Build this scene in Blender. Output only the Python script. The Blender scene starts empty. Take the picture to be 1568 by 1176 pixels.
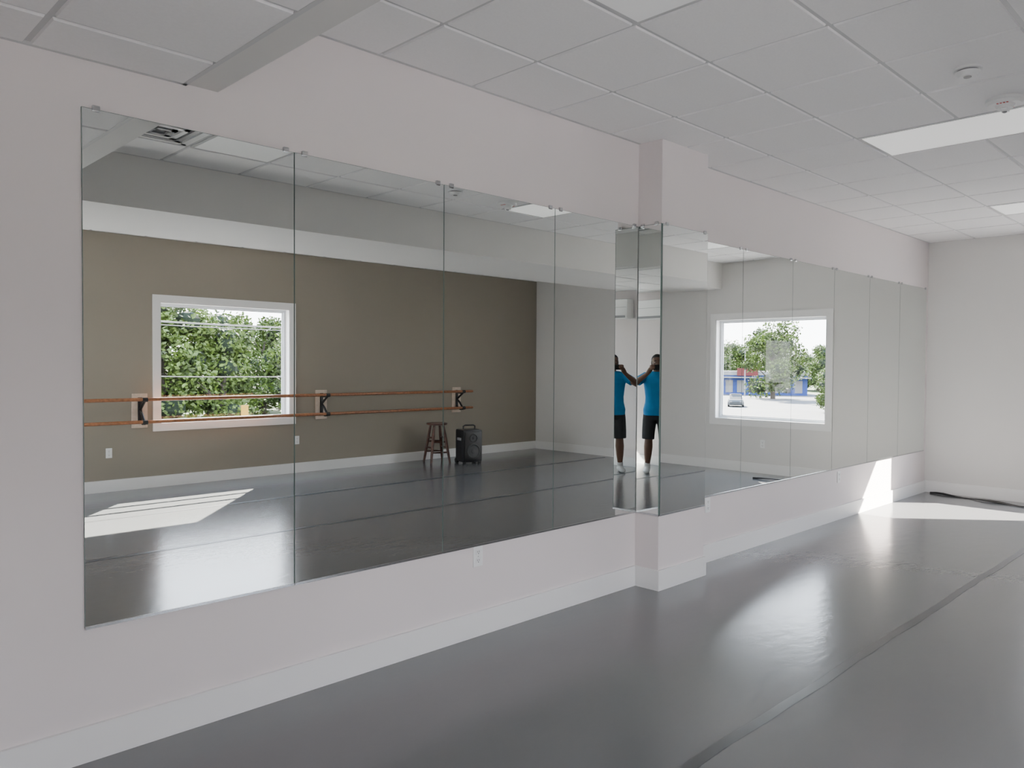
import bpy, bmesh, math, random
import numpy as np
from mathutils import Vector, Matrix
random.seed(4); np.random.seed(4)
S=3.235
SC=bpy.context.scene
COL=bpy.context.collection
# ------------------------------------------------------------ materials
def mat(name, color, rough=.6, metal=0., spec=.5, noise=0., nscale=8., bump=0., bscale=60., emis=0., coat=0.):
    m=bpy.data.materials.new(name); m.use_nodes=True
    nt=m.node_tree; b=nt.nodes['Principled BSDF']
    b.inputs['Base Color'].default_value=(*color,1); b.inputs['Roughness'].default_value=rough
    b.inputs['Metallic'].default_value=metal; b.inputs['Specular IOR Level'].default_value=spec
    tc=nt.nodes.new('ShaderNodeTexCoord')
    if noise>0:
        n=nt.nodes.new('ShaderNodeTexNoise'); n.inputs['Scale'].default_value=nscale; n.inputs['Detail'].default_value=2
        nt.links.new(tc.outputs['Object'],n.inputs['Vector'])
        r=nt.nodes.new('ShaderNodeValToRGB')
        r.color_ramp.elements[0].position=.3; r.color_ramp.elements[1].position=.7
        r.color_ramp.elements[0].color=(*[c*(1-noise) for c in color],1)
        r.color_ramp.elements[1].color=(*[min(1,c*(1+noise)) for c in color],1)
        nt.links.new(n.outputs['Fac'],r.inputs['Fac']); nt.links.new(r.outputs['Color'],b.inputs['Base Color'])
    if bump>0:
        n2=nt.nodes.new('ShaderNodeTexNoise'); n2.inputs['Scale'].default_value=bscale; n2.inputs['Detail'].default_value=1
        nt.links.new(tc.outputs['Object'],n2.inputs['Vector'])
        bp=nt.nodes.new('ShaderNodeBump'); bp.inputs['Strength'].default_value=bump; bp.inputs['Distance'].default_value=.01
        nt.links.new(n2.outputs['Fac'],bp.inputs['Height']); nt.links.new(bp.outputs['Normal'],b.inputs['Normal'])
    if emis>0:
        b.inputs['Emission Color'].default_value=(1,.98,.95,1); b.inputs['Emission Strength'].default_value=emis
    if coat>0: b.inputs['Coat Weight'].default_value=coat
    return m
M={}
M['wall']=mat('painted_wall_white',(.765,.705,.70),.75,spec=.3,noise=.012,nscale=1.5)
M['wall2']=mat('painted_wall_grey_white',(.73,.715,.695),.75,spec=.3,noise=.012,nscale=1.5)
M['taupe']=mat('painted_wall_taupe',(.30,.268,.220),.8,spec=.3,noise=.012,nscale=1.5)
M['trim']=mat('trim_white_gloss',(.84,.83,.82),.35)
M['tile']=mat('ceiling_tile',(.91,.895,.89),.95,spec=.1,noise=.015,nscale=90)
M['grid']=mat('ceiling_grid_metal',(.60,.60,.60),.5)
M['lamp']=mat('lamp_diffuser',(.85,.85,.85),.5,emis=.55)
M['lampoffglow']=mat('lamp_diffuser_unlit_glow',(.85,.85,.85),.5,emis=.12)  # panel is off; weak emission added to brighten its face
M['mirror']=mat('mirror_silver',(.82,.85,.83),0.,metal=1.)
M['medge']=mat('mirror_glass_edge',(.16,.22,.20),.2)
M['chrome']=mat('chrome_clip',(.55,.56,.57),.25,metal=1.)
M['outlet']=mat('outlet_plastic',(.85,.85,.84),.3)
M['dark']=mat('dark_slot',(.02,.02,.02),.5)
M['vinyl']=mat('window_vinyl',(.80,.83,.87),.35)
M['wood']=mat('barre_wood',(.30,.12,.05),.35,noise=.25,nscale=30)
M['pale']=mat('plate_wood_pale',(.60,.49,.40),.5,noise=.1,nscale=20)
M['black']=mat('black_powdercoat',(.012,.012,.013),.4)
M['blackpl']=mat('black_plastic',(.012,.012,.014),.45)
M['stool']=mat('stool_wood',(.085,.034,.022),.4,noise=.3,nscale=25)
M['grey']=mat('grey_plastic',(.25,.25,.26),.4)
M['conem']=mat('speaker_cone_dark',(.035,.035,.037),.5)
M['red']=mat('red_print',(.6,.05,.04),.5)
M['tape']=mat('floor_tape_grey',(.085,.089,.095),.28)
M['skin']=mat('skin_brown',(.13,.062,.038),.5,noise=.1,nscale=40)
M['lip']=mat('lip_brown',(.12,.045,.035),.5)
M['hair']=mat('hair_black',(.008,.007,.006),.7)
M['shirt']=mat('tshirt_turquoise',(.008,.20,.46),.85,noise=.08,nscale=12,bump=.2,bscale=25)
M['shorts']=mat('shorts_black',(.018,.019,.022),.85)
M['shoe']=mat('sneaker_white',(.6,.6,.6),.6)
M['eye']=mat('eye_white',(.7,.68,.65),.2)
# floor
def floor_mat():
    m=mat('dance_floor_vinyl',(.15,.155,.162),.185,spec=.85)
    nt=m.node_tree;b=nt.nodes['Principled BSDF'];tc=[n for n in nt.nodes if n.type=='TEX_COORD'][0]
    n=nt.nodes.new('ShaderNodeTexNoise');n.inputs['Scale'].default_value=.9;n.inputs['Detail'].default_value=2
    nt.links.new(tc.outputs['Object'],n.inputs['Vector'])
    r=nt.nodes.new('ShaderNodeValToRGB');r.color_ramp.elements[0].color=(.138,.142,.148,1);r.color_ramp.elements[1].color=(.156,.160,.166,1)
    nt.links.new(n.outputs['Fac'],r.inputs['Fac']);nt.links.new(r.outputs['Color'],b.inputs['Base Color'])
    mp=nt.nodes.new('ShaderNodeMapping');mp.inputs['Scale'].default_value=(6,13,1);nt.links.new(tc.outputs['Object'],mp.inputs['Vector'])
    n2=nt.nodes.new('ShaderNodeTexNoise');n2.inputs['Scale'].default_value=1.0;n2.inputs['Detail'].default_value=3;n2.inputs['Roughness'].default_value=.6
    nt.links.new(mp.outputs['Vector'],n2.inputs['Vector'])
    bp=nt.nodes.new('ShaderNodeBump');bp.inputs['Strength'].default_value=.11;bp.inputs['Distance'].default_value=.01
    nt.links.new(n2.outputs['Fac'],bp.inputs['Height']);nt.links.new(bp.outputs['Normal'],b.inputs['Normal'])
    return m
M['floor']=floor_mat()
def glass_mat():
    m=bpy.data.materials.new('window_glass');m.use_nodes=True;nt=m.node_tree;nt.nodes.clear()
    t=nt.nodes.new('ShaderNodeBsdfTransparent');g=nt.nodes.new('ShaderNodeBsdfGlossy');g.inputs['Roughness'].default_value=0.02
    x=nt.nodes.new('ShaderNodeMixShader');x.inputs[0].default_value=.02;o=nt.nodes.new('ShaderNodeOutputMaterial')
    nt.links.new(t.outputs[0],x.inputs[1]);nt.links.new(g.outputs[0],x.inputs[2]);nt.links.new(x.outputs[0],o.inputs[0]);return m
M['glass']=glass_mat()
M['asphalt']=mat('asphalt_pale',(.24,.235,.23),.9,noise=.12,nscale=.4)
M['lot']=mat('asphalt_parking_lot',(.06,.06,.063),.9,noise=.15,nscale=.3)
M['grass']=mat('grass',(.05,.08,.02),.95,noise=.3,nscale=.5)
M['leaf']=mat('leaves',(.058,.092,.010),.7,noise=.7,nscale=.9)
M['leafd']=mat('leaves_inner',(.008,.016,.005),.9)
M['bark']=mat('bark',(.05,.04,.03),.9)
M['bblue']=mat('facade_blue',(.004,.032,.18),.6)
M['bwhite']=mat('facade_white',(.18,.175,.17),.7)
M['bred']=mat('facade_red',(.10,.006,.006),.6)
M['carpaint']=mat('car_paint_dark',(.02,.025,.03),.3)
M['yellow']=mat('sign_yellow',(.26,.14,.0),.6)
# ------------------------------------------------------------ mesh builder
class MB:
    def __init__(s): s.v=[];s.f=[];s.m=[];s.mats=[]
    def mi(s,k):
        if k not in s.mats: s.mats.append(k)
        return s.mats.index(k)
    def box(s,a,b,k,M4=None):
        x0,y0,z0=[min(p,q) for p,q in zip(a,b)];x1,y1,z1=[max(p,q) for p,q in zip(a,b)]
        vs=[(x0,y0,z0),(x1,y0,z0),(x1,y1,z0),(x0,y1,z0),(x0,y0,z1),(x1,y0,z1),(x1,y1,z1),(x0,y1,z1)]
        if M4 is not None: vs=[tuple(M4@Vector(v)) for v in vs]
        n=len(s.v);s.v+=vs
        for f in [(0,3,2,1),(4,5,6,7),(0,1,5,4),(1,2,6,5),(2,3,7,6),(3,0,4,7)]:
            s.f.append(tuple(n+i for i in f));s.m.append(s.mi(k))
    def bbox(s,a,b,k,bv=.01,M4=None):
        bm=bmesh.new();bmesh.ops.create_cube(bm,size=1)
        c=[(p+q)/2 for p,q in zip(a,b)];d=[abs(q-p) for p,q in zip(a,b)]
        for v in bm.verts: v.co=Vector((c[0]+v.co.x*d[0],c[1]+v.co.y*d[1],c[2]+v.co.z*d[2]))
        bmesh.ops.bevel(bm,geom=bm.edges[:],offset=bv,segments=2,affect='EDGES',profile=.6)
        bm.verts.ensure_lookup_table();n=len(s.v)
        for v in bm.verts: s.v.append(tuple(M4@v.co) if M4 is not None else tuple(v.co))
        for f in bm.faces: s.f.append(tuple(n+v.index for v in f.verts));s.m.append(s.mi(k))
        bm.free()
    def loft(s,rings,k):
        n0=len(s.v);n=len(rings[0])
        for r in rings: s.v+= [tuple(p) for p in r]
        mi=s.mi(k)
        for i in range(len(rings)-1):
            for j in range(n):
                a=n0+i*n+j;b=n0+i*n+(j+1)%n
                s.f.append((a,b,b+n,a+n));s.m.append(mi)
        s.f.append(tuple(n0+j for j in reversed(range(n))));s.m.append(mi)
        s.f.append(tuple(n0+(len(rings)-1)*n+j for j in range(n)));s.m.append(mi)
    def tube(s,pts,rad,k,n=12,cap=False):
        pts=[Vector(p) for p in pts]
        if not hasattr(rad,'__len__'): rad=[rad]*len(pts)
        rings=[];up=None
        if cap:
            d=(pts[0]-pts[1]).normalized();d2=(pts[-1]-pts[-2]).normalized()
            pts=[pts[0]+d*rad[0]*.9,pts[0]+d*rad[0]*.55]+pts+[pts[-1]+d2*rad[-1]*.55,pts[-1]+d2*rad[-1]*.9]
            rad=[rad[0]*.4,rad[0]*.82]+list(rad)+[rad[-1]*.82,rad[-1]*.4]
        for i,p in enumerate(pts):
            t=(pts[min(i+1,len(pts)-1)]-pts[max(i-1,0)]).normalized()
            if up is None:
                up=Vector((0,0,1)) if abs(t.z)<.9 else Vector((1,0,0))
            a=t.cross(up).normalized();b=a.cross(t).normalized();up=b
            rings.append([p+rad[i]*(math.cos(2*math.pi*j/n)*a+math.sin(2*math.pi*j/n)*b) for j in range(n)])
        s.loft([list(reversed(r)) for r in rings],k)
    def ell(s,c,r,k,M4=None,nu=16,nv=10):
        rings=[]
        for i in range(nv+1):
            th=math.pi*(.03+.94*i/nv)
            rings.append([Vector((c[0]+r[0]*math.sin(th)*math.cos(2*math.pi*j/nu),c[1]+r[1]*math.sin(th)*math.sin(2*math.pi*j/nu),c[2]-r[2]*math.cos(th))) for j in range(nu)])
        if M4 is not None: rings=[[M4@p for p in r_] for r_ in rings]
        s.loft(rings,k)
    def build(s,name,smooth=False,parent=None,loc=None,rz=0,ang=None):
        me=bpy.data.meshes.new(name);me.from_pydata(s.v,[],s.f);me.update()
        for k in s.mats: me.materials.append(M[k])
        for i,p in enumerate(me.polygons): p.material_index=s.m[i]
        if smooth:
            for p in me.polygons: p.use_smooth=True
        o=bpy.data.objects.new(name,me);COL.objects.link(o)
        if smooth and ang is not None:
            try: me.set_sharp_from_angle(angle=ang)
            except Exception: pass
        if parent: o.parent=parent
        if loc: o.location=loc
        o.rotation_euler[2]=rz
        return o
def empty(name,loc=(0,0,0),rz=0):
    e=bpy.data.objects.new(name,None);COL.objects.link(e);e.location=loc;e.rotation_euler[2]=rz;e.empty_display_size=.1;return e
# ------------------------------------------------------------ dimensions
h=.4718*S; zt=.7675*S; zb=.1592*S; zc=.9447*S; zl=.8254*S
X1=1.3617*S; X2=1.5372*S; P=.0598*S; X3=3.1954*S; XL=-.30*S; W=2.05*S
T=.18
w1=(1.099*S,1.692*S,.212*S,.729*S)
w3=(.03*S,.62*S,.212*S,.729*S)
w2=(-.932*S,-.362*S,.205*S,.712*S)
w4=(-2.0*S,-1.40*S,.06*S,.76*S)
CAS=.085
def wall_with_holes(name,axis,c0,c1,u0,u1,ztop,holes,k):
    mb=MB()
    def B(a,b,z0,z1):
        if b-a<1e-5 or z1-z0<1e-5: return
        if axis=='y': mb.box((a,c0,z0),(b,c1,z1),k)
        else: mb.box((c0,a,z0),(c1,b,z1),k)
    cur=u0
    for (a,b,z0,z1) in sorted(holes):
        B(cur,a,0,ztop);B(a,b,0,z0);B(a,b,z1,ztop);cur=b
    B(cur,u1,0,ztop)
    return mb.build(name)
ZT=zc+.15
inner=lambda w:(w[0]+CAS,w[1]-CAS,w[2]+CAS,w[3]-CAS)
wall_with_holes('wall_mirror','y',0,T,XL-T,X3+T,ZT,[],'wall')
wall_with_holes('wall_back','y',-W-T,-W,XL-T,X3+T,ZT,[inner(w1),inner(w3)],'taupe')
wall_with_holes('wall_end','x',X3,X3+T,-W,0,ZT,[inner(w2)],'wall2')
wall_with_holes('wall_left','x',XL-T,XL,-W,0,ZT,[inner(w4)],'wall')
mb=MB();mb.box((XL-T,-W-T,-.12),(X3+T,T,0),'floor');mb.build('floor')
mb=MB();mb.box((XL-T,-W-T,ZT),(X3+T,T,ZT+.1),'wall2');mb.build('roof_slab')
mb=MB();mb.box((X1,-P,0),(X2,0,zc+.02),'wall');mb.build('wall_column')
# ------------------------------------------------------------ ceiling
mb=MB()
def grid(xe,ye,z,skip=()):
    xe=[x*S for x in xe];ye=[-y*S for y in ye]
    for i in range(len(xe)-1):
        for j in range(len(ye)-1):
            if (i,j) in skip: continue
            a,b=xe[i]+.011,xe[i+1]-.011;c,d=ye[j]-.011,ye[j+1]+.011
            if b-a<.02 or c-d<.02: continue
            z0=z-.009;q=.004
            n=len(mb.v)
            mb.v+=[(a,d,z),(b,d,z),(b,c,z),(a,c,z),(a+q,d+q,z0),(b-q,d+q,z0),(b-q,c-q,z0),(a+q,c-q,z0)]
            for f in [(7,6,5,4),(0,1,5,4),(1,2,6,5),(2,3,7,6),(3,0,4,7)]:
                mb.f.append(tuple(n+t for t in f));mb.m.append(mb.mi('tile'))
    mb.box((xe[0],ye[-1],z),(xe[-1],ye[0],z+.02),'grid')
    for (a,b,c,d) in [(xe[0],ye[0],xe[-1],ye[0]-.02),(xe[0],ye[-1]+.02,xe[-1],ye[-1]),(xe[0],ye[-1],xe[0]+.02,ye[0]),(xe[-1]-.02,ye[-1],xe[-1],ye[0])]:
        mb.box((a,b,z-.010),(c,d,z+.001),'grid')
g=.1884
xs=[.4448]+[.8853+k*g for k in range(-2,13)]+[X3/S]
ya=[0]+[.1547+k*g for k in range(4)]+[.88]
yb=[1.275,1.4279,1.6163,1.8047,1.9931,2.05]
def xi(v): return min(range(len(xs)),key=lambda i:abs(xs[i]-v))
LX=[.6969,1.6389,2.5809]
sk=set();
for v in LX: sk|={(xi(v),2),(xi(v),3)}
vent=(xi(.5085),3); sk.add(vent)
grid(xs,ya,zc,sk)
sk2=set()
for v in LX: sk2|={(xi(v),1),(xi(v),2)}
grid(xs,yb,zc,sk2)
xl=[XL/S,-.15,.038,.2268,.4038]
yl=[0,.097]+[.097+g*k for k in range(1,11)]+[2.05]
grid(xl,yl,zl)
mb.build('ceiling')
mb=MB();mb.box((.4038*S,-W,zl-.003),(.4448*S,0,ZT),'wall2')
mb.box((.4448*S,-1.275*S,zl-.003),(X3,-.88*S,ZT),'wall2');mb.build('ceiling_bulkhead')
def panel(x,y0,y1,lk='lamp'):
    m=MB();x0=x*S+.012;x1=(x+g)*S-.012;a=-y1*S+.012;b=-y0*S-.012
    m.box((x0,a,zc-.009),(x1,b,zc+.0),'grid')
    m.box((x0+.018,a+.018,zc-.012),(x1-.018,b-.018,zc-.0085),lk)
    m.build('ceiling_light_panel')
for v in LX:
    panel(v,ya[2],ya[4],'lampoffglow' if v<1 else 'lamp');panel(v,yb[1],yb[3])  # second row, behind the beam, is added out of view as extra light
m=MB();x0=xs[vent[0]]*S+.012;x1=xs[vent[0]+1]*S-.012;b=-ya[3]*S-.012;a=-ya[4]*S+.012
m.box((x0,a,zc-.004),(x1,b,zc),'tile')
cx,cy=(x0+x1)/2,(a+b)/2
for i,sz in enumerate([.26,.20,.14,.08]):
    zz=zc-.012-.004*i
    for (p,q,r,t) in [(-sz,-sz,sz,-sz+.035),(-sz,sz-.035,sz,sz),(-sz,-sz,-sz+.035,sz),(sz-.035,-sz,sz,sz)]:
        m.box((cx+p,cy+q,zz-.006),(cx+r,cy+t,zz+.008),'trim' if i%2==0 else 'grey')
m.build('ceiling_air_vent')
def disc(m,c,r,z0,z1,k,n=28,r2=None):
    r2=r if r2 is None else r2
    m.loft([[Vector((c[0]+r2*math.cos(2*math.pi*j/n),c[1]+r2*math.sin(2*math.pi*j/n),z0)) for j in range(n)],
            [Vector((c[0]+r*math.cos(2*math.pi*j/n),c[1]+r*math.sin(2*math.pi*j/n),z1)) for j in range(n)]],k)
m=MB();c=(1.375*S,-.621*S);zz=zc-.009
disc(m,c,.065,zz-.012,zz,'outlet');disc(m,c,.05,zz-.02,zz-.012,'grey');disc(m,c,.058,zz-.042,zz-.02,'outlet',r2=.04);disc(m,c,.018,zz-.046,zz-.042,'grey')
m.build('smoke_detector',smooth=True,ang=.6)
m=MB();c=(1.576*S,-.625*S)
disc(m,c,.095,zz-.018,zz,'outlet');disc(m,c,.09,zz-.034,zz-.018,'outlet',r2=.082);disc(m,c,.05,zz-.055,zz-.034,'outlet',r2=.04)
m.bbox((c[0]-.03,c[1]-.018,zz-.072),(c[0]+.03,c[1]+.018,zz-.05),'outlet',.006);m.ell((c[0],c[1],zz-.072),(.018,.013,.008),'grey')
for k in range(4):
    m.box((c[0]-.07+.006,c[1]-.03+k*.016,zz-.036),(c[0]-.07+.02,c[1]-.03+k*.016+.009,zz-.0345),'red')
    m.box((c[0]+.058,c[1]-.03+k*.016,zz-.036),(c[0]+.072,c[1]-.03+k*.016+.009,zz-.0345),'red')
m.build('fire_alarm_strobe',smooth=True,ang=.6)
# ------------------------------------------------------------ baseboards
BH=.138;BT=.016
def bb(name,a,b):
    m=MB();m.box((a[0],a[1],0),(b[0],b[1],BH),'trim');m.build(name)
bb('baseboard_mirror',(XL,-BT),(X1-BT,0))
bb('baseboard_mirror_far',(X2+BT,-BT),(X3,0))
m=MB();m.box((X1-BT,-P-BT,0),(X1,0,BH),'trim');m.box((X1,-P-BT,0),(X2,-P,BH),'trim');m.box((X2,-P-BT,0),(X2+BT,0,BH),'trim');m.build('baseboard_column')
bb('baseboard_end',(X3-BT,-W),(X3,-BT))
bb('baseboard_back',(XL,-W),(X3-BT,-W+BT))
bb('baseboard_left',(XL,-W+BT),(XL+BT,-BT))
# ------------------------------------------------------------ mirrors
def mirror(x0,x1,name='wall_mirror_panel',y=0.,clips=True):
    m=MB();G=.0015
    a,b=x0+G,x1-G;yf=y-.008
    m.box((a,yf,zb),(b,y-.001,zt),'medge')
    q=.0015
    n=len(m.v);m.v+=[(a+q,yf-.0003,zb+q),(b-q,yf-.0003,zb+q),(b-q,yf-.0003,zt-q),(a+q,yf-.0003,zt-q)]
    m.f.append((n,n+1,n+2,n+3));m.m.append(m.mi('mirror'))
    m.box((a,yf-.003,zb-.007),(b,y-.0005,zb+.004),'chrome')
    if clips:
        for cx in (a+.05,b-.04):
            m.bbox((cx-.014,yf-.006,zt-.010),(cx+.014,y-.0005,zt+.014),'chrome',.004)
    return m.build(name)
for k in range(4):
    mirror(.2816*S+k*.2714*S,(.2816*S+(k+1)*.2714*S) if k<3 else X1-.012)
edges=[X2+.004]+[(1.8028+.2737*k)*S for k in range(6)]
for k in range(6): mirror(edges[k],edges[k+1])
mirror(X1,X2,y=-P)
dl=math.radians(1.55)
m=MB();Lm=P-.004
m.box((-Lm-.004,-.001,zb),(0,-.008,zt),'medge');n=len(m.v)
yy=-.0083
m.v+=[(-Lm,yy,zb+.002),(-.002,yy,zb+.002),(-.002,yy,zt-.002),(-Lm,yy,zt-.002)];m.f.append((n,n+1,n+2,n+3));m.m.append(m.mi('mirror'))
m.box((-Lm-.004,-.0115,zb-.007),(0,-.0005,zb+.004),'chrome')
m.bbox((-.05,-.014,zt-.01),(-.022,-.0005,zt+.014),'chrome',.004);m.bbox((-Lm+.022,-.014,zt-.01),(-Lm+.05,-.0005,zt+.014),'chrome',.004)
o=m.build('wall_mirror_panel')
for v in o.data.vertices: v.co.x=-v.co.x
o.data.flip_normals()
o.rotation_euler[2]=-math.pi/2-dl
o.location=(X1-.0005,-.0085,0)
# ------------------------------------------------------------ outlets
def outlet(name,pos,rz,switch=False):
    m=MB()
    m.bbox((-.035,-.006,-.058),(.035,0,.058),'outlet',.003)
    for s_ in (-1,1):
        m.bbox((-.017,-.0085,s_*.024-.015),(.017,-.005,s_*.024+.015),'outlet',.003)
        for dx in (-.007,.006): m.box((dx-.0012,-.0092,s_*.024-.002),(dx+.0012,-.0084,s_*.024+.008),'dark')
        m.box((-.0025,-.0092,s_*.024-.010),(.0025,-.0084,s_*.024-.005),'dark')
    m.box((-.002,-.0075,-.002),(.002,-.0058,.002),'chrome')
    m.build(name,loc=pos,rz=rz)
for x,z in [(.905,.139),(1.651,.137),(2.409,.132)]: outlet('wall_outlet',(x*S,0,z*S),0)
for x in (.944,1.70): outlet('wall_outlet',(x*S,-W,.141*S),math.pi)
outlet('wall_outlet',(X3,-.668*S,.130*S),-math.pi/2)
# ------------------------------------------------------------ windows
def window(name,w,pos,rz):
    u0,u1,z0,z1=w;m=MB();c=.0
    L=(u1-u0)/2
    a,b=-L,L
    for (p,q,r,t) in [(a,z0,b,z0+CAS),(a,z1-CAS,b,z1),(a,z0+CAS,a+CAS,z1-CAS),(b-CAS,z0+CAS,b,z1-CAS)]:
        m.box((p,-.018,q),(r,0,t),'trim')
    ia,ib,i0,i1=a+CAS,b-CAS,z0+CAS,z1-CAS
    for (p,q,r,t) in [(ia,i0,ib,i0+.012),(ia,i1-.012,ib,i1),(ia,i0,ia+.012,i1),(ib-.012,i0,ib,i1)]:
        m.box((p,-.012,q),(r,T,t),'trim')
    fw=.045
    for (p,q,r,t) in [(ia+.01,i0+.01,ib-.01,i0+fw),(ia+.01,i1-fw,ib-.01,i1-.01),(ia+.01,i0+fw,ia+fw,i1-fw),(ib-fw,i0+fw,ib-.01,i1-fw)]:
        m.box((p,.09,q),(r,.15,t),'vinyl')
    fi=fw-.002
    for (p,q,r,t) in [(ia+fi,i0+fi,ib-fi,i0+fi+.008),(ia+fi,i1-fi-.008,ib-fi,i1-fi),(ia+fi,i0+fi,ia+fi+.008,i1-fi),(ib-fi-.008,i0+fi,ib-fi,i1-fi)]:
        m.box((p,.105,q),(r,.13,t),'grey')
    m.box((ia+fw,.118,i0+fw),(ib-fw,.122,i1-fw),'glass')
    o=m.build(name,loc=pos,rz=rz)
    li=bpy.data.lights.new(name+'_portal','AREA');li.shape='RECTANGLE';li.size=ib-ia;li.size_y=i1-i0
    li.cycles.is_portal=True
    lo=bpy.data.objects.new('portal',li);COL.objects.link(lo);lo.parent=o
    lo.location=(0,.16,(i0+i1)/2);lo.rotation_euler=(-math.pi/2,0,0)
    return o
window('window_1',w1,((w1[0]+w1[1])/2,-W,0),math.pi)
window('added_window_3',w3,((w3[0]+w3[1])/2,-W,0),math.pi)  # unseen window, added to brighten the wall behind the man
window('window_2',w2,(X3,(w2[0]+w2[1])/2,0),-math.pi/2)
window('added_window_4',w4,(XL,(w4[0]+w4[1])/2,0),math.pi/2)  # unseen opening, added to let more sky light into the room
# ------------------------------------------------------------ floor seams
def tape(name,y,x0=XL+.02,x1=X3-.15,wd=.05):
    m=MB();n=60
    vs=[]
    for i in range(n+1):
        x=x0+(x1-x0)*i/n;j=.004*math.sin(i*.7)+.003*math.sin(i*1.9+1)
        vs.append((x,y+j-wd/2,.0015));vs.append((x,y+j+wd/2,.0015))
    m.v=vs
    for i in range(n): m.f.append((2*i,2*i+2,2*i+3,2*i+1));m.m.append(m.mi('tape'))
    m.build(name)
for k,y in enumerate((-.504,-.504-.505,-.504-1.01)): tape('floor_seam_tape',y*S)
m=MB();pts=[]
for i in range(26):
    t=i/25;x=(3.165*(1-t)+3.02*t)*S;y=(-.03*(1-t)-.62*t)*S
    pts.append((x+.012*math.sin(i*1.3),y,.010+.006*math.sin(i*.9)))
m.tube(pts,[.010+.004*math.sin(i*.8) for i in range(26)],'black',n=8)
m.build('dance_floor_edge',smooth=True)
# ------------------------------------------------------------ ballet barre
bar=empty('ballet_barre',(0,-W,0))
RO=.19
for nm,z in (('rail_upper',.336*S),('rail_lower',.253*S)):
    m=MB();m.tube([(.40*S,RO,z),(1.5*S,RO,z),(2.66*S,RO,z)],.021,'wood',n=16,cap=True);m.build(nm,smooth=True,parent=bar)
for i,x in enumerate((.50,1.050,1.816,2.600)):
    X=x*S
    m=MB();m.bbox((X-.09,0.,.228*S),(X+.09,.022,.356*S),'pale',.004)
    m.build('plate_%d'%(i+1),parent=bar)
    m=MB();zm=.295*S
    m.bbox((X-.024,.02,.243*S),(X+.024,.034,.342*S),'black',.003)
    for z in (.336*S,.253*S):
        sgn=1 if z>zm else -1
        m.tube([(X,.028,zm),(X,.10,zm+sgn*.05),(X,RO,z-.02)],[.017,.016,.015],'black',n=8)
        m.tube([(X,.03,z-.025*sgn),(X,.11,z-.03),(X,RO,z-.024)],.012,'black',n=8)
        m.tube([(X-.03,RO,z-.004),(X+.03,RO,z-.004)],.0265,'black',n=16)
    m.build('bracket_%d'%(i+1),smooth=True,ang=.7,parent=bar)
# ------------------------------------------------------------ stool
m=MB();H=.62
n=28
prof=[(.13,H-.036),(.158,H-.03),(.165,H-.018),(.162,H-.004),(.14,H),(.09,H-.003),(.03,H-.006)]
m.loft([[Vector((r*math.cos(2*math.pi*j/n),r*math.sin(2*math.pi*j/n),z)) for j in range(n)] for r,z in prof],'stool')
feet=[]
for k in range(4):
    a=math.pi/4+k*math.pi/2;c_,s_=math.cos(a),math.sin(a)
    top=Vector((.105*c_,.105*s_,H-.03));bot=Vector((.22*c_,.22*s_,0.001));feet.append((top,bot))
    m.tube([top,top.lerp(bot,.3),top.lerp(bot,.7),bot],[.018,.023,.021,.017],'stool',n=10)
for k in range(4):
    for f in ((.34,.60) if k%2 else (.45,.72)):
        p=feet[k][0].lerp(feet[k][1],f);q=feet[(k+1)%4][0].lerp(feet[(k+1)%4][1],f)
        m.tube([p,p.lerp(q,.5),q],[.010,.015,.010],'stool',n=8)
m.build('wooden_stool',smooth=True,ang=.8,loc=(2.375*S,-1.925*S,0),rz=.3)
# ------------------------------------------------------------ speaker
m=MB()
m.bbox((-.165,-.15,.025),(.165,.13,.53),'blackpl',.03)
m.bbox((-.15,.12,.05),(.15,.15,.50),'black',.02)
def cone(c,r):
    nn=28;R=[]
    for rr,dy in ((r,.0),(r*1.0,.012),(r*.88,.014),(r*.8,.002),(r*.35,-.006),(r*.3,.004),(r*.08,.008)):
        R.append([Vector((c[0]+rr*math.cos(2*math.pi*j/nn),.151+dy,c[2]+rr*math.sin(2*math.pi*j/nn))) for j in reversed(range(nn))])
    m.loft(R,'conem')
cone((0,0,.20),.115);cone((0,0,.40),.065)
m.tube([(-.10,0,.52),(-.10,0,.575),(-.07,0,.59),(.07,0,.59),(.10,0,.575),(.10,0,.52)],.012,'blackpl',n=10)
for sx in (-1,1):
    m.bbox((sx*.165-.012,-.06,.36),(sx*.165+.012,.06,.40),'grey',.006)
    m.tube([(sx*.15-.02,-.12,.04),(sx*.15+.02,-.12,.04)],.04,'black',n=16)
    m.box((sx*.13-.02,.08,0),(sx*.13+.02,.12,.03),'black')
m.build('pa_speaker',smooth=True,ang=.5,loc=(2.465*S+.02,-1.80*S,0),rz=.25)
# ------------------------------------------------------------ AC unit
m=MB()
m.bbox((-.42,-.20,-.15),(.42,0,.15),'outlet',.04);m.box((-.38,-.205,-.135),(.38,-.12,-.10),'grey')
m.box((-.40,-.203,.02),(.40,-.199,.024),'grey')
m.build('air_conditioner',smooth=True,ang=.5,loc=(XL,-3.99,.735*S),rz=math.pi/2)
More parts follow.
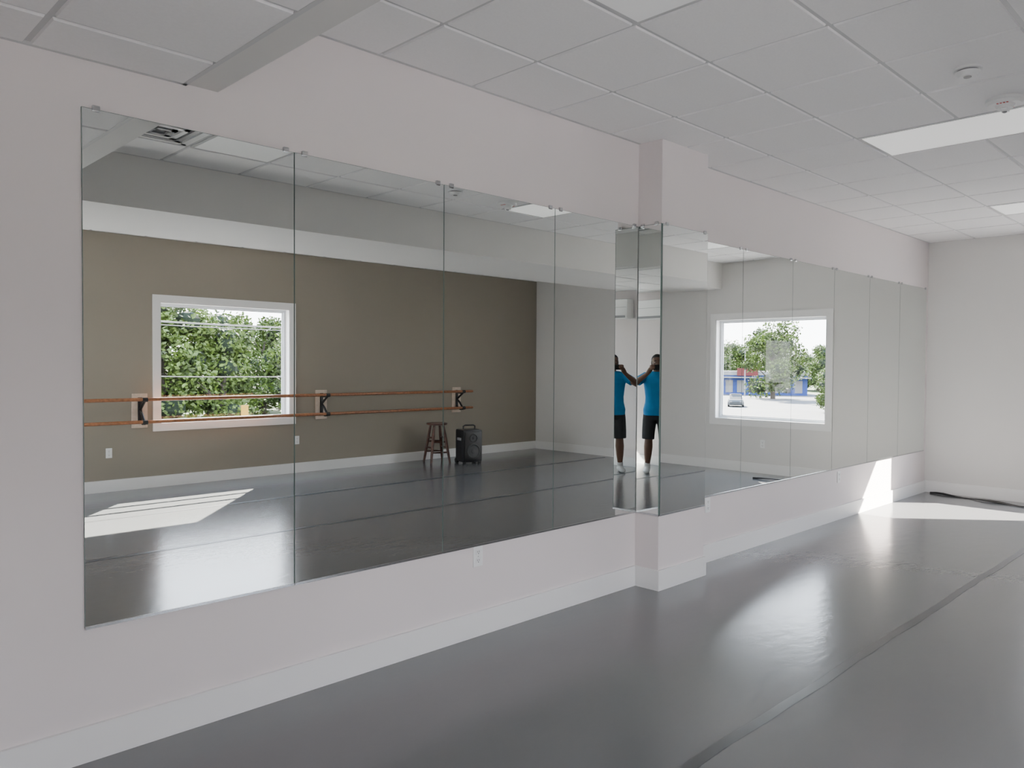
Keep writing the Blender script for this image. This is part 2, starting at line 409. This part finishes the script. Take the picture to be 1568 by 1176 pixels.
# ------------------------------------------------------------ man taking the photograph
def ring(c,rx,ry,n=24,p=2.3):
    out=[]
    for j in range(n):
        a=2*math.pi*j/n;ca,sa=math.cos(a),math.sin(a)
        out.append(Vector((c[0]+rx*math.copysign(abs(ca)**(2/p),ca),c[1]+ry*math.copysign(abs(sa)**(2/p),sa),c[2])))
    return out
cam_loc=Vector((0,-S,h))
fa=math.radians(41)
man_loc=cam_loc+Vector((-math.cos(fa)*.40,-math.sin(fa)*.40,0));man_loc.z=0
def rem(o,vs,sm=4):
    r=o.modifiers.new('remesh','REMESH');r.mode='VOXEL';r.voxel_size=vs;r.use_smooth_shade=True
    s=o.modifiers.new('smooth','SMOOTH');s.factor=.5;s.iterations=sm
def make_man(man):
    SH=lambda s_:Vector((0,s_*.165,1.375)); EL=lambda s_:Vector((.165,s_*.345,1.255)); WR=lambda s_:Vector((.300,s_*.150,1.415))
    def torso(m,k,e=0.,z0=.86,z1=1.44):
        pr=[(.82,.0,.105,.160),(.90,.0,.112,.165),(1.0,.005,.105,.150),(1.08,.01,.105,.146),(1.18,.01,.112,.158),(1.28,.008,.115,.172),(1.34,.0,.105,.165),(1.38,-.005,.085,.125),(1.41,-.008,.064,.085),(1.44,-.01,.056,.066)]
        m.loft([ring((x,0,z),rx+e+(.008 if e>0 and z<.95 else 0),ry+e+(.010 if e>0 and z<.95 else 0)) for z,x,rx,ry in pr if z0<=z<=z1],k)
    b=MB();torso(b,'skin',0,.82,1.45)
    b.tube([(-.012,0,1.40),(-.002,0,1.46),(.008,0,1.53)],[.060,.054,.055],'skin',n=16)
    hp=[(1.462,.045,.030,.030),(1.472,.045,.052,.044),(1.495,.034,.074,.057),(1.525,.024,.088,.066),(1.56,.016,.096,.073),(1.60,.012,.100,.077),(1.635,.008,.095,.075),(1.66,.004,.078,.063),(1.677,.002,.048,.041),(1.685,.0,.015,.014)]
    b.loft([ring((x,0,z),rx,ry,24,2.1) for z,x,rx,ry in hp],'skin')
    b.ell((.118,0,1.547),(.015,.015,.011),'skin');b.tube([(.104,0,1.588),(.120,0,1.552)],[.007,.012],'skin',n=8)
    for s_ in (-1,1): b.ell((.110,s_*.013,1.545),(.010,.009,.008),'skin')
    b.ell((.088,0,1.483),(.020,.026,.017),'skin')
    for s_ in (-1,1):
        b.ell((.004,s_*.078,1.565),(.017,.010,.031),'skin');b.tube([(.100,s_*.012,1.594),(.094,s_*.048,1.592)],.009,'skin',n=8)
        b.ell((.072,s_*.045,1.548),(.022,.020,.016),'skin')
        sh,el,wr=SH(s_),EL(s_),WR(s_)
        b.tube([Vector((0,s_*.09,1.345)),sh-Vector((0,0,.01)),sh.lerp(el,.35),sh.lerp(el,.75),el,el.lerp(wr,.25),el.lerp(wr,.6),wr,wr+Vector((.02,-s_*.02,.02))],[.045,.050,.048,.043,.040,.043,.035,.026,.026],'skin',n=16)
        pa=Vector((.330,s_*.112,1.470))
        b.tube([wr,wr.lerp(pa,.5),pa,pa+Vector((.010,s_*-.004,.025))],[.026,.032,.034,.026],'skin',n=14)
        for i,zz_ in enumerate((1.535,1.516,1.497,1.478)):
            L=(.040,.046,.043,.033)[i]
            k0=Vector((.350,s_*.112,zz_-.006));k1=Vector((.366,s_*.098,zz_));k2=Vector((.370,s_*(.095-L*.5),zz_+.001));k3=Vector((.369,s_*(.095-L),zz_))
            b.tube([pa.lerp(k0,.3),k0,k1,k2,k3],[.012,.0095,.0085,.0078,.0068],'skin',n=10)
        b.tube([pa+Vector((-.008,-s_*.004,-.012)),Vector((.330,s_*.088,1.480)),Vector((.340,s_*.070,1.478)),Vector((.347,s_*.055,1.482))],[.016,.012,.0105,.009],'skin',n=10)
        hip=Vector((0,s_*.09,.88));kn=Vector((.015,s_*.11,.47));an=Vector((-.015,s_*.125,.075))
        b.tube([hip,hip.lerp(kn,.3),hip.lerp(kn,.75),kn,kn.lerp(an,.25),kn.lerp(an,.55),kn.lerp(an,.85),an],[.09,.088,.068,.056,.063,.054,.038,.037],'skin',n=18)
    o=b.build('body',parent=man);rem(o,.0048,2)
    hb=MB()
    hb.loft([ring((x,0,z),rx,ry,24,2.1) for z,x,rx,ry in [(1.57,-.032,.062,.078),(1.60,-.018,.084,.083),(1.625,-.006,.094,.083),(1.65,.002,.090,.075),(1.672,.003,.068,.058),(1.690,.002,.036,.032),(1.696,0,.012,.012)]],'hair')
    for s_ in (-1,1): hb.tube([(.018,s_*.076,1.60),(.020,s_*.074,1.56)],[.010,.007],'hair',n=8)
    o=hb.build('hair',parent=man);rem(o,.005,1)
    hb=MB()
    for s_ in (-1,1): hb.tube([(.022,s_*.071,1.558),(.040,s_*.064,1.510),(.072,s_*.046,1.487),(.098,s_*.014,1.476),(.100,0,1.476)],[.007,.010,.011,.012,.012],'hair',n=10)
    hb.tube([(.106,-.024,1.524),(.112,-.01,1.531),(.112,.01,1.531),(.106,.024,1.524)],.0042,'hair',n=8)
    hb.tube([(.104,-.020,1.509),(.108,0,1.508),(.104,.020,1.509)],[.004,.006,.004],'lip',n=8)
    hb.tube([(.104,-.022,1.517),(.110,0,1.519),(.104,.022,1.517)],[.003,.005,.003],'lip',n=8)
    hb.build('beard_and_lips',smooth=True,parent=man)
    hb=MB()
    for s_ in (-1,1):
        hb.ell((.097,s_*.031,1.574),(.010,.014,.007),'eye');hb.ell((.1055,s_*.031,1.574),(.003,.006,.006),'dark')
        hb.tube([(.110,s_*.014,1.599),(.107,s_*.03,1.602),(.098,s_*.050,1.597)],.004,'hair',n=8)
    hb.build('eyes_and_brows',smooth=True,parent=man)
    t=MB();torso(t,'shirt',.018,.82,1.42)
    for s_ in (-1,1):
        sh,el=SH(s_),EL(s_)
        t.tube([Vector((0,s_*.07,1.355)),sh-Vector((0,0,.004)),sh.lerp(el,.3),sh.lerp(el,.62)],[.066,.068,.066,.066],'shirt',n=18)
        t.tube([Vector((-.006,s_*.03,1.405)),Vector((-.004,s_*.09,1.398)),Vector((0,s_*.16,1.378))],[.050,.050,.052],'shirt',n=16)
    t.tube([(0,0,1.36),(-.008,0,1.437)],[.10,.072],'shirt',n=18)
    o=t.build('tshirt',parent=man);rem(o,.007,3)
    t=MB();t.loft([ring((0,0,z),rx,ry) for z,rx,ry in [(.76,.115,.17),(.84,.122,.180),(.92,.116,.172),(.96,.112,.162)]],'shorts')
    for s_ in (-1,1):
        t.tube([(0,s_*.09,.88),(.004,s_*.10,.74),(.012,s_*.114,.58),(.015,s_*.118,.48)],[.095,.100,.092,.088],'shorts',n=20)
    o=t.build('shorts',parent=man);rem(o,.008,4)
    t=MB()
    for s_ in (-1,1):
        Mx=Matrix.Translation((-.015,s_*.125,0))@Matrix.Rotation(s_*.15,4,'Z')
        def R(x,ry,z0,z1,n=18): return [Mx@Vector((x,ry*math.cos(2*math.pi*j/n),(z0+z1)/2+(z1-z0)/2*math.sin(2*math.pi*j/n))) for j in range(n)]
        t.loft([R(-.075,.02,.01,.06),R(-.06,.036,.002,.09),R(-.02,.040,.002,.10),R(.03,.042,.002,.09),R(.09,.048,.002,.07),R(.14,.046,.002,.055),R(.175,.034,.004,.045),R(.19,.012,.01,.03)],'shoe')
        t.tube([(-.015,s_*.125,.06),(-.015,s_*.125,.14)],[.044,.043],'shoe',n=16)
    o=t.build('sneakers',parent=man);rem(o,.006,2)
    t=MB();t.bbox((.353,-.078,1.468),(.361,.078,1.543),'black',.0035);t.build('phone',parent=man)
make_man(empty('man',man_loc,fa))
# ------------------------------------------------------------ exterior
GZ=-3.4
m=MB();m.box((-150,-400,GZ-.2),(500,200,GZ),'asphalt');m.build('ground_exterior')
def flat(name,k,quads,z):
    m=MB()
    for (a,b_,c,d) in quads:
        n=len(m.v);m.v+=[(a,b_,z),(c,b_,z),(c,d,z),(a,d,z)];m.f.append((n,n+1,n+2,n+3));m.m.append(m.mi(k))
    return m.build(name)
flat('grass_verge','grass',[(-60,-200,62,-52),(140,-300,400,100)],GZ+.002)
flat('parking_lot','lot',[(62.5,-180,139.5,60)],GZ+.002)
m=MB()
for k in range(9): m.box((80,-80+k*3.0,GZ+.003),(85,-79.88+k*3.0,GZ+.006),'outlet')
m.build('parking_stall_lines')
def tree_mesh(seed,nl=7500):
    rng=np.random.RandomState(seed);m=MB()
    m.tube([(0,0,0),(.1,.05,2.2),(.0,.2,4.5)],[.28,.22,.12],'bark',n=10)
    blobs=[]
    for i in range(20):
        a=rng.rand()*6.28;r=rng.rand()**.6*2.6;z=1.1+rng.rand()*7.4
        r*=1.15-abs(z-4.5)/8
        blobs.append((r*math.cos(a),r*math.sin(a),z,.8+rng.rand()*.9))
        m.tube([(0,.1,max(.8,z-2.2)),(blobs[-1][0]*.9,blobs[-1][1]*.9,z)],[.09,.03],'bark',n=6)
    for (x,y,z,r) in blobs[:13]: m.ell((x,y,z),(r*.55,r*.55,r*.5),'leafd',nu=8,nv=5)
    bi=rng.randint(0,len(blobs),nl);li=m.mi('leaf')
    for i in range(nl):
        x,y,z,r=blobs[bi[i]];d=rng.randn(3);d/=np.linalg.norm(d);rr=r*(.62+.6*rng.rand())
        c=np.array([x,y,z])+d*rr*np.array([1,1,.85]);c[2]=max(c[2],.15)
        u=rng.randn(3);u/=np.linalg.norm(u);v=np.cross(u,rng.randn(3));v/=np.linalg.norm(v)
        s1=.10+.12*rng.rand();s2=s1*.6
        n=len(m.v);m.v+=[tuple(c-u*s1),tuple(c+v*s2),tuple(c+u*s1),tuple(c-v*s2)]
        m.f.append((n,n+1,n+2,n+3));m.m.append(li)
    o=m.build('street_tree');return o
protos=[tree_mesh(11),tree_mesh(23),tree_mesh(37)]
spots=[]
rng=random.Random(7)
for i in range(13):
    x=6+i*3.4
    spots.append((x+rng.uniform(-1,1),-52-rng.uniform(1,8),rng.uniform(1.0,1.16) if x<24 else rng.uniform(.72,1.0)))
for i in range(11):
    spots.append((8+i*4.6,-66-rng.uniform(0,8),rng.uniform(.95,1.22)))
for i in range(26):
    spots.append((146+rng.uniform(0,22),-46-i*2.6,rng.uniform(.85,1.35)))
spots+=[(112,-53.5,1.25),(78,-28.5,.50),(84,-32.5,.55)]
for i,(x,y,s_) in enumerate(spots):
    if i<3: o=protos[i]
    else:
        o=bpy.data.objects.new('street_tree',protos[i%3].data);COL.objects.link(o)
    o.location=(x,y,GZ+.004);o.scale=(s_*1.1,s_*1.1,s_);o.rotation_euler[2]=rng.uniform(0,6.28)
m=MB()
for x in (-12,48):
    m.tube([(x,-30,GZ),(x,-30,GZ+8.5)],[.16,.11],'bark',n=10);m.box((x-.06,-31.2,GZ+7.6),(x+.06,-28.8,GZ+7.75),'bark')
for dy,zz in ((-1.1,7.8),(0,7.9),(1.1,7.8),(0,5.6),(0,4.7)):
    m.tube([(-12+60*t/16,-30+dy,GZ+zz-1.3*(1-((t-8)/8)**2)) for t in range(17)],.022,'black',n=5)
m.build('utility_pole_line')
# street lamp beside the car park
m=MB();m.tube([(0,0,0),(0,0,4),(0,0,8)],[.11,.09,.07],'grey',n=10);m.tube([(0,0,7.9),(.8,.2,8.25),(1.7,.45,8.3)],.05,'grey',n=8);m.bbox((1.4,.25,8.22),(2.2,.65,8.36),'grey',.03)
m.build('street_lamp',loc=(118,-61.5,GZ+.004))
def sign(x,y):
    m=MB();m.tube([(0,0,0),(0,0,2.5)],.035,'chrome',n=8)
    m.bbox((-.2,.03,1.9),(.2,.06,2.6),'yellow',.008)
    m.build('road_sign',loc=(x,y,GZ),rz=.2)
sign(14.2,-37);sign(19.8,-38)
m=MB()
for k in range(30):
    m.tube([(2+k*1.6,-41,GZ),(2+k*1.6,-41,GZ+1.1)],.03,'bwhite',n=6)
for z in (.45,1.08): m.tube([(2,-41,GZ+z),(48.4,-41,GZ+z)],.03,'bwhite',n=6)
m.build('street_railing')
m=MB();m.box((-9,-5,0),(9,5,3.4),'bblue');m.box((-9.2,-5.2,3.4),(9.2,5.2,4.1),'bwhite');m.box((-1,-5.4,3.3),(2.5,-5.2,4.6),'bred')
for k in range(-4,5): m.box((k*1.9-.6,-5.05,.4),(k*1.9+.6,-4.98,2.5),'bwhite' if k%3 else 'dark')
m.box((-9.6,-6.4,2.9),(9.6,-5,3.1),'bwhite')
m.build('store_building',loc=(129,-66,GZ+.004),rz=math.radians(-27-90))
def car(x,y,rz,paint='carpaint'):
    m=MB()
    def sec(x,w,z0,z1): return [Vector((x,-w,z0)),Vector((x,w,z0)),Vector((x,w*1.0,z0+.5*(z1-z0))),Vector((x,w*.9,z1)),Vector((x,-w*.9,z1)),Vector((x,-w,z0+.5*(z1-z0)))]
    m.loft([sec(-2.2,.75,.35,.75),sec(-2.1,.88,.25,.95),sec(-1.0,.9,.25,1.0),sec(1.0,.9,.25,.98),sec(2.0,.86,.25,.85),sec(2.25,.7,.35,.65)],paint)
    m.loft([sec(-1.9,.78,.9,1.0),sec(-1.4,.76,.9,1.45),sec(.3,.74,.9,1.48),sec(1.15,.78,.9,.98)],'dark')
    m.loft([sec(-1.35,.6,1.4,1.5),sec(.3,.6,1.4,1.53)],paint)
    for sx in (-1.35,1.35):
        for sy in (-.85,.85): m.tube([(sx,sy-.1,.33),(sx,sy+.1,.33)],.33,'black',n=16)
    for sy in (-.6,.6): m.box((2.2,sy-.15,.6),(2.27,sy+.15,.72),'bwhite')
    m.build('parked_car',loc=(x,y,GZ+.004),rz=rz)
car(87,-45.7,math.radians(150));car(99,-60,math.radians(60),'bwhite')
# ------------------------------------------------------------ light
sd=Vector((-.875,1,-.86)).normalized()
sl=bpy.data.lights.new('sun','SUN');sl.energy=105;sl.angle=math.radians(.5);sl.color=(1,.93,.83)
so=bpy.data.objects.new('sun',sl);COL.objects.link(so);so.rotation_euler=sd.to_track_quat('-Z','Y').to_euler();so.location=(20,-20,20)
wd=bpy.data.worlds.new('sky');SC.world=wd;wd.use_nodes=True;nt=wd.node_tree
bg=nt.nodes['Background'];tc=nt.nodes.new('ShaderNodeTexCoord');sx=nt.nodes.new('ShaderNodeSeparateXYZ');nt.links.new(tc.outputs['Generated'],sx.inputs[0])
r=nt.nodes.new('ShaderNodeValToRGB');r.color_ramp.elements[0].position=.0;r.color_ramp.elements[0].color=(.98,.98,1,1);r.color_ramp.elements[1].position=.7;r.color_ramp.elements[1].color=(.60,.74,1,1)
nt.links.new(sx.outputs['Z'],r.inputs['Fac']);nt.links.new(r.outputs['Color'],bg.inputs['Color']);bg.inputs['Strength'].default_value=13.5
# ------------------------------------------------------------ camera
yaw,pit,rol=.7921,.0245,.0064
F=Vector((math.cos(yaw)*math.cos(pit),math.sin(yaw)*math.cos(pit),-math.sin(pit)));R_=Vector((math.sin(yaw),-math.cos(yaw),0));U=R_.cross(F)
c_,s_=math.cos(rol),math.sin(rol);R2=c_*R_+s_*U;U2=-s_*R_+c_*U
cd=bpy.data.cameras.new('camera');cd.sensor_width=36;cd.lens=36*1193.1/1568;cd.clip_start=.01;cd.clip_end=1000
co=bpy.data.objects.new('camera',cd);COL.objects.link(co)
Mx=Matrix((R2,U2,-F)).transposed().to_4x4();Mx.translation=cam_loc;co.matrix_world=Mx
SC.camera=co
SC.view_settings.view_transform='AgX'
